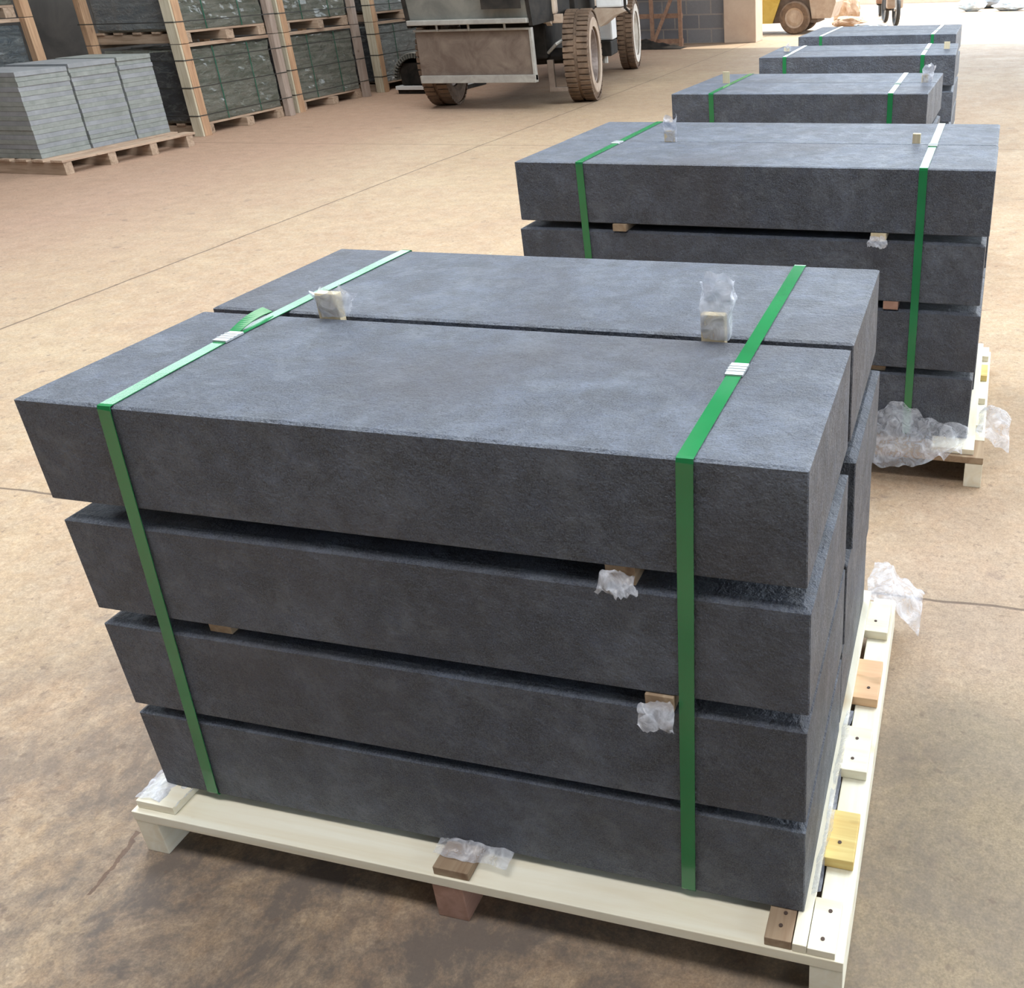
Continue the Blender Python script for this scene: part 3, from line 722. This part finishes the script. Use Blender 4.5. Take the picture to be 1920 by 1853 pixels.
# ------------------------------------------------------------------ loader
LO = empty('wheel_loader', (-3.42, 8.68, 0), math.radians(11))
tag(LO, 'dusty old wheel loader with a rusty steel plate and raised bucket, facing the stacks', 'loader')
def wheel(parent, x, y, r, wdt, rim_m=RIM, tread=True, outer=1, side_m=None, name='wheel'):
    w0 = wdt/2
    ty = empty(name, (x, y, r)) ; ty.parent = parent
    prof = [(-w0*0.72, r*0.60), (-w0, r*0.70), (-w0*1.02, r*0.84), (-w0*0.86, r*0.945), (-w0*0.5, r*0.965), (w0*0.5, r*0.965), (w0*0.86, r*0.945), (w0*1.02, r*0.84), (w0, r*0.70), (w0*0.72, r*0.60)]
    mb = MB().lathe(prof, (0, 0, 0), 'x', 48)
    if tread:
        nb = 46
        for k in range(nb):
            for sgn in (-1, 1):
                a = 2*PI*(k + (0.5 if sgn > 0 else 0))/nb
                b_ = MB().box(sgn*w0*0.12 if sgn > 0 else -w0*0.97, w0*0.97 if sgn > 0 else -w0*0.12, -r*0.050, r*0.050, r*0.95, r, 0.003)
                bmesh.ops.rotate(b_.bm, cent=(0, 0, 0), matrix=Matrix.Rotation(a, 3, 'X'), verts=b_.bm.verts[:])
                me = bpy.data.meshes.new('t'); b_.bm.to_mesh(me); b_.bm.free(); mb.bm.from_mesh(me); bpy.data.meshes.remove(me)
    mb.build('tyre', TYRE, ty)
    o_ = outer
    rp = [(o_*w0*0.70, r*0.60), (o_*w0*0.82, r*0.615), (o_*w0*0.82, r*0.56), (o_*w0*0.0, r*0.50), (-o_*w0*0.2, r*0.46), (-o_*w0*0.15, r*0.02), (-o_*w0*0.4, r*0.02), (-o_*w0*0.6, r*0.58)]
    MB().lathe(rp, (0, 0, 0), 'x', 36).build('rim', rim_m, ty, smooth=False)
    hb = MB().lathe([(o_*w0*0.1, 0.001), (o_*w0*0.1, r*0.24), (o_*w0*0.55, r*0.2), (o_*w0*0.6, 0.001)], (0, 0, 0), 'x', 20)
    for k in range(8):
        a = 2*PI*k/8; hb.lathe([(o_*w0*0.1, 0.0005), (o_*w0*0.1, 0.014), (o_*w0*0.32, 0.014), (o_*w0*0.32, 0.0005)], (0, r*0.33*math.cos(a), r*0.33*math.sin(a)), 'x', 6)
    hb.build('hub', rim_m, ty)
    if side_m:
        MB().lathe([(o_*w0*1.005, r*0.62), (o_*w0*1.035, r*0.80), (o_*w0*0.93, r*0.90), (o_*w0*0.9, r*0.84), (o_*w0*0.85, r*0.64)], (0, 0, 0), 'x', 40).build('dusty_sidewall', side_m, ty)
    return ty
wheel(LO, 0.735, 0.0, 0.425, 0.25, RIM, side_m=TAN)
wheel(LO, -0.70, 0.0, 0.432, 0.25, RIM, outer=-1)
wheel(LO, 0.76, 3.2, 0.425, 0.20, TYRE_W, side_m=TYRE_W)
wheel(LO, -0.70, 3.2, 0.432, 0.22, TYRE_W, outer=-1)
rz = Matrix.Rotation(math.radians(-11), 3, 'Z'); PV = (-0.17, -0.62, 0)
# hanging steel plate, with bright lips
mb = MB().box(-0.77, 0.42, -0.63, -0.605, 0.28, 0.72, 0.004, rz, PV)
mb.build('hanging_plate', RUST, LO)
mb = MB().box(-0.78, 0.43, -0.65, -0.60, 0.715, 0.735, 0.003, rz, PV).box(0.405, 0.43, -0.65, -0.60, 0.28, 0.72, 0.003, rz, PV).box(-0.77, 0.43, -0.665, -0.595, 0.262, 0.33, 0.004, rz, PV)
mb.build('plate_edging', LSTEEL, LO)
# bucket above the plate
mb = MB()
poly = [(a-0.17, b+0.02) for a, b in [(-0.50, 0.80), (-0.46, 0.76), (0.10, 0.80), (0.38, 1.05), (0.42, 1.55), (0.34, 1.55), (0.30, 1.10), (0.06, 0.87), (-0.42, 0.84), (-0.55, 1.5), (-0.60, 1.5)]]
mb.prism(poly, 0, -0.78, 0.42, rz, PV); mb.build('bucket', GSTEEL, LO)
mb = MB().box(-0.79, 0.43, -0.73, -0.62, 0.775, 0.82, 0.008, rz, PV); mb.build('bucket_lip', LSTEEL, LO)
for a in (-0.82, 0.425): MB().prism([(-0.79, 1.5), (-0.67, 0.75), (0.25, 0.78), (0.28, 1.5)], 0, a, a+0.038, rz, PV).build('bucket_side', DARK, LO)
MB().box(0.02, 0.41, -0.775, -0.765, 0.9, 1.5, 0.0, rz, PV).build('bucket_patch', DARK, LO)
mb = MB()
for x in (-0.52, -0.20, 0.16): MB().tube([(x, -0.66+(-0.17-x)*0.19, 0.80), (x, -0.66+(-0.17-x)*0.19, 0.72)], 0.012).build('hanger_pin', LSTEEL, LO)
# chassis, axle, arms
MB().box(-0.42, 0.42, -0.2, 3.5, 0.42, 0.78, 0.02).build('chassis', DARK, LO)
MB().tube([(-0.6, 0, 0.43), (-0.2, 0, 0.43), (0, 0, 0.43), (0.2, 0, 0.43), (0.6, 0, 0.43)], [0.07, 0.08, 0.17, 0.08, 0.07], 12).build('front_axle', DARK, LO)
MB().tube([(-0.6, 3.2, 0.43), (-0.2, 3.2, 0.43), (0, 3.2, 0.43), (0.2, 3.2, 0.43), (0.6, 3.2, 0.43)], [0.07, 0.08, 0.17, 0.08, 0.07], 12).build('rear_axle', DARK, LO)
MB().box(0.43, 0.56, -0.32, 0.35, 0.82, 1.4, 0.02).box(0.43, 0.62, -0.30, -0.24, 0.74, 0.82, 0.006).build('side_panel', TAN, LO)
MB().prism([(-0.3, 1.4), (-0.38, 0.75), (-0.32, 0.72), (-0.22, 1.4)], 0, 0.47, 0.52).build('lift_arm', TAN, LO)
MB().tube([(0.45, -0.3, 0.48), (0.55, -0.36, 0.56), (0.62, -0.30, 0.60)], 0.016).build('steering_rod', LSTEEL, LO)
MB().box(0.44, 0.50, -0.36, -0.30, 0.16, 0.42, 0.006).box(0.44, 0.62, -0.36, -0.3, 0.13, 0.17, 0.005).build('mount_bracket', RUST, LO)
# cab and rear body
MB().box(-0.5, 0.55, 0.75, 2.0, 0.78, 1.02, 0.02).build('engine_cover', DARK, LO)
MB().prism([(0.61, 0.75), (0.65, 0.80), (0.93, 0.79), (0.98, 0.755), (0.85, 0.715), (0.69, 0.605)], 1, 1.4, 1.9).build('rear_fender', TAN, LO)
MB().box(0.66, 0.95, 1.42, 1.9, 0.80, 1.35, 0.02).build('side_box', WHITE, LO)
MB().tube([(0.98, 1.45, 0.78), (0.98, 1.5, 1.35)], 0.016).tube([(1.02, 1.5, 0.74), (0.99, 1.45, 0.78)], 0.014).build('grab_rail', DARK, LO)
MB().box(0.48, 0.73, 2.0, 2.35, 0.43, 0.67, 0.02).build('fuel_tank', WHITE, LO)
MB().box(0.45, 0.72, 1.9, 2.4, 0.26, 0.425, 0.02).build('battery_tray', DARK, LO)
MB().tube([(0.62, 2.0, 0.28), (0.62, 2.0, 0.18)], 0.035).build('drain_cock', LSTEEL, LO)
MB().box(-0.45, 0.5, 2.1, 3.7, 0.78, 1.3, 0.05).build('rear_body', TAN, LO)

# ------------------------------------------------------------------ rusty gate by the block wall
G = empty('rusty_steel_gate', (-4.50, 15.45, 0))
tag(G, 'rusty steel frame gate with diagonal brace leaning by the block wall', 'gate')
MB().box(0, 0.06, 0, 0.05, 0, 1.5, 0.003).box(0.38, 0.44, 0, 0.05, 0, 1.5, 0.003).box(0.86, 0.92, 0, 0.05, 0, 1.5, 0.003).build('upright_bar', RUSTBAR, G)
MB().box(-0.3, 0.92, 0.05, 0.09, 0.42, 0.49, 0.003).box(-0.3, 0.92, 0.05, 0.09, 0.86, 0.93, 0.003).box(-0.3, 0.92, 0.05, 0.09, 0.04, 0.11, 0.003).build('cross_rail', RUSTBAR, G)
MB().prism([(0.40, 0.06), (0.46, 0.06), (0.90, 0.92), (0.84, 0.92)], 1, -0.02, 0.0).prism([(-0.2, 0.50), (-0.14, 0.50), (0.06, 0.08), (0.0, 0.08)], 1, -0.02, 0.0).build('diagonal_brace', RUSTBAR, G)
o = crumple('scrap_heap', lambda u, v: (-4.9 + 1.45*u, 14.88 + 0.40*v, 0.005 + 0.10*math.sin(PI*u)*math.sin(PI*v)), 40, 16, lambda u, v: 0.05*math.sin(PI*u)*math.sin(PI*v), 9, DARK, None, 3, 0.5)
tag(o, 'low heap of dark scrap on the floor below the rusty gate', 'scrap heap')

# ------------------------------------------------------------------ yellow forklift beyond the pillar
FK = empty('forklift', (-2.12, 17.75, 0))
tag(FK, 'yellow forklift standing just outside beyond the brown pillar', 'forklift')
MB().prism([(-1.5, 0.18), (-0.42, 0.18), (-0.30, 0.50), (-0.26, 0.62), (0.28, 0.62), (0.36, 0.30), (0.62, 0.30), (0.62, 1.3), (-1.5, 1.3)], 1, 0.0, 1.0).build('body', YELLOW, FK)
MB().prism([(-0.42, 0.18), (-0.30, 0.60), (0.28, 0.60), (0.40, 0.18)], 1, 0.06, 0.9).build('wheel_arch', RUST, FK)
MB().prism([(0.30, 0.25), (0.64, 0.25), (0.72, 0.5), (0.70, 1.2), (0.26, 1.2), (0.24, 0.62)], 1, -0.02, 1.02).build('counterweight', TAN, FK)
def xwheel(parent, x, y, r, wdt, m1, m2, name='wheel'):
    e = empty(name, (x, y, r)); e.parent = parent
    MB().lathe([(-wdt/2, r*0.62), (-wdt/2, r*0.92), (-wdt*0.35, r), (wdt*0.35, r), (wdt/2, r*0.92), (wdt/2, r*0.62)], (0, 0, 0), 'y', 36).build('tyre', m1, e)
    MB().lathe([(-wdt*0.42, 0.001), (-wdt*0.42, r*0.3), (-wdt*0.3, r*0.5), (-wdt*0.48, r*0.64), (wdt*0.4, r*0.64), (wdt*0.4, 0.001)], (0, 0, 0), 'y', 28).build('rim', m2, e)
    return e
xwheel(FK, 0.0, -0.04, 0.27, 0.18, TYRE, TAN); xwheel(FK, 0.0, 0.95, 0.27, 0.18, TYRE, TAN)
xwheel(FK, -1.3, 0.0, 0.3, 0.2, TYRE, TAN); xwheel(FK, -1.3, 0.95, 0.3, 0.2, TYRE, TAN)

# ------------------------------------------------------------------ motorcycles, sacks and litter in the yard
def motorbike(x, y, rz_, label, body):
    B = empty('motorcycle', (x, y, 0), rz_); tag(B, label, 'motorcycle')
    for yy in (-0.62, 0.62):
        e = empty('wheel', (0, yy, 0.29)); e.parent = B
        MB().lathe([(-0.035, 0.24), (-0.035, 0.275), (0, 0.29), (0.035, 0.275), (0.035, 0.24), (0, 0.23)], (0, 0, 0), 'x', 32).build('tyre', RUBBER, e)
        mb = MB().lathe([(-0.04, 0.001), (-0.04, 0.03), (0.04, 0.03), (0.04, 0.001)], (0, 0, 0), 'x', 10)
        for k in range(8):
            a = 2*PI*k/8; mb.tube([(0, 0.02*math.cos(a), 0.02*math.sin(a)), (0, 0.24*math.cos(a), 0.24*math.sin(a))], 0.004, 4)
        mb.build('spokes', LSTEEL, e)
    MB().tube([(0, -0.62, 0.29), (0, -0.42, 0.75), (0, -0.36, 0.95)], 0.022).tube([(-0.3, -0.3, 1.0), (-0.1, -0.36, 0.96), (0.1, -0.36, 0.96), (0.3, -0.3, 1.0)], 0.014).build('fork_and_bars', LSTEEL, B)
    MB().tube([(0, -0.4, 0.78), (0, -0.1, 0.5), (0, 0.62, 0.29)], 0.03).box(-0.12, 0.12, -0.12, 0.22, 0.25, 0.52, 0.03).build('engine_frame', DARK, B)
    MB().box(-0.11, 0.11, -0.35, 0.05, 0.62, 0.82, 0.05).box(-0.16, 0.16, -0.48, -0.36, 0.30, 0.80, 0.04).build('fairing', body, B)
    MB().box(-0.12, 0.12, 0.05, 0.7, 0.70, 0.80, 0.03).build('seat', RUBBER, B)
motorbike(-0.62, 19.9, 0.25, 'brown motorcycle parked on the bright ground behind the farthest stack', TAN)
motorbike(-1.0, 22.2, 0.15, 'second motorcycle parked just behind the brown one', RUSTBAR)
def sack(name, x, y, sx, sy_, sz, m, label, cat, seed, group=None):
    bm = bmesh.new(); bmesh.ops.create_icosphere(bm, subdivisions=4, radius=1)
    for v in bm.verts:
        p = v.co.copy(); k = 1 + 0.28*noise.noise(p*1.6 + Vector((seed, 0, 0))) + 0.12*noise.noise(p*4.5 + Vector((0, seed, 0)))
        v.co = Vector((p.x*sx*k, p.y*sy_*k, max(-0.98, p.z*k)*sz/2 + sz*0.49))
    x_ = MB(); x_.bm.free(); x_.bm = bm; o = x_.build(name, m, None, (x, y, 0))
    tag(o, label, cat, group); return o
BLUE = dusty('pale_blue_plastic', (0.30, 0.42, 0.55), (0.62, 0.68, 0.74), 0.5, 0, 6)
SACKM = dusty('brown_sacking', (0.42, 0.27, 0.17), (0.6, 0.44, 0.32), 0.8, 0, 6)
sack('brown_sack', -1.45, 19.6, 0.26, 0.22, 0.62, SACKM, 'brown sack standing to the right of the forklift', 'sack', 1.0)
sack('brown_sack', -1.30, 19.0, 0.30, 0.2, 0.22, SACKM, 'low brown sack lying in front of the upright sack', 'sack', 2.0)
sack('litter_heap', -0.86, 18.5, 0.30, 0.15, 0.12, BLUE, 'small pale blue heap on the ground between sacks and motorcycle', 'litter', 3.3)
sack('litter_heap', 0.85, 23.9, 0.30, 0.2, 0.30, BLUE, 'left of the two pale blue heaps far out in the yard', 'litter', 4.3)
sack('litter_heap', 1.75, 23.8, 0.38, 0.25, 0.24, BLUE, 'right of the two pale blue heaps far out in the yard', 'litter', 5.3)
sack('litter_heap', 1.25, 25.2, 0.6, 0.3, 0.36, TILE_B, 'grey heap behind the two pale blue heaps in the yard', 'litter', 6.3)
kb = MB().box(-12, 12, 29.0, 29.4, 0, 0.22, 0.01).build('trim_2', PLASTER); tag(kb, kind='structure', label='low kerb at the far side of the yard')
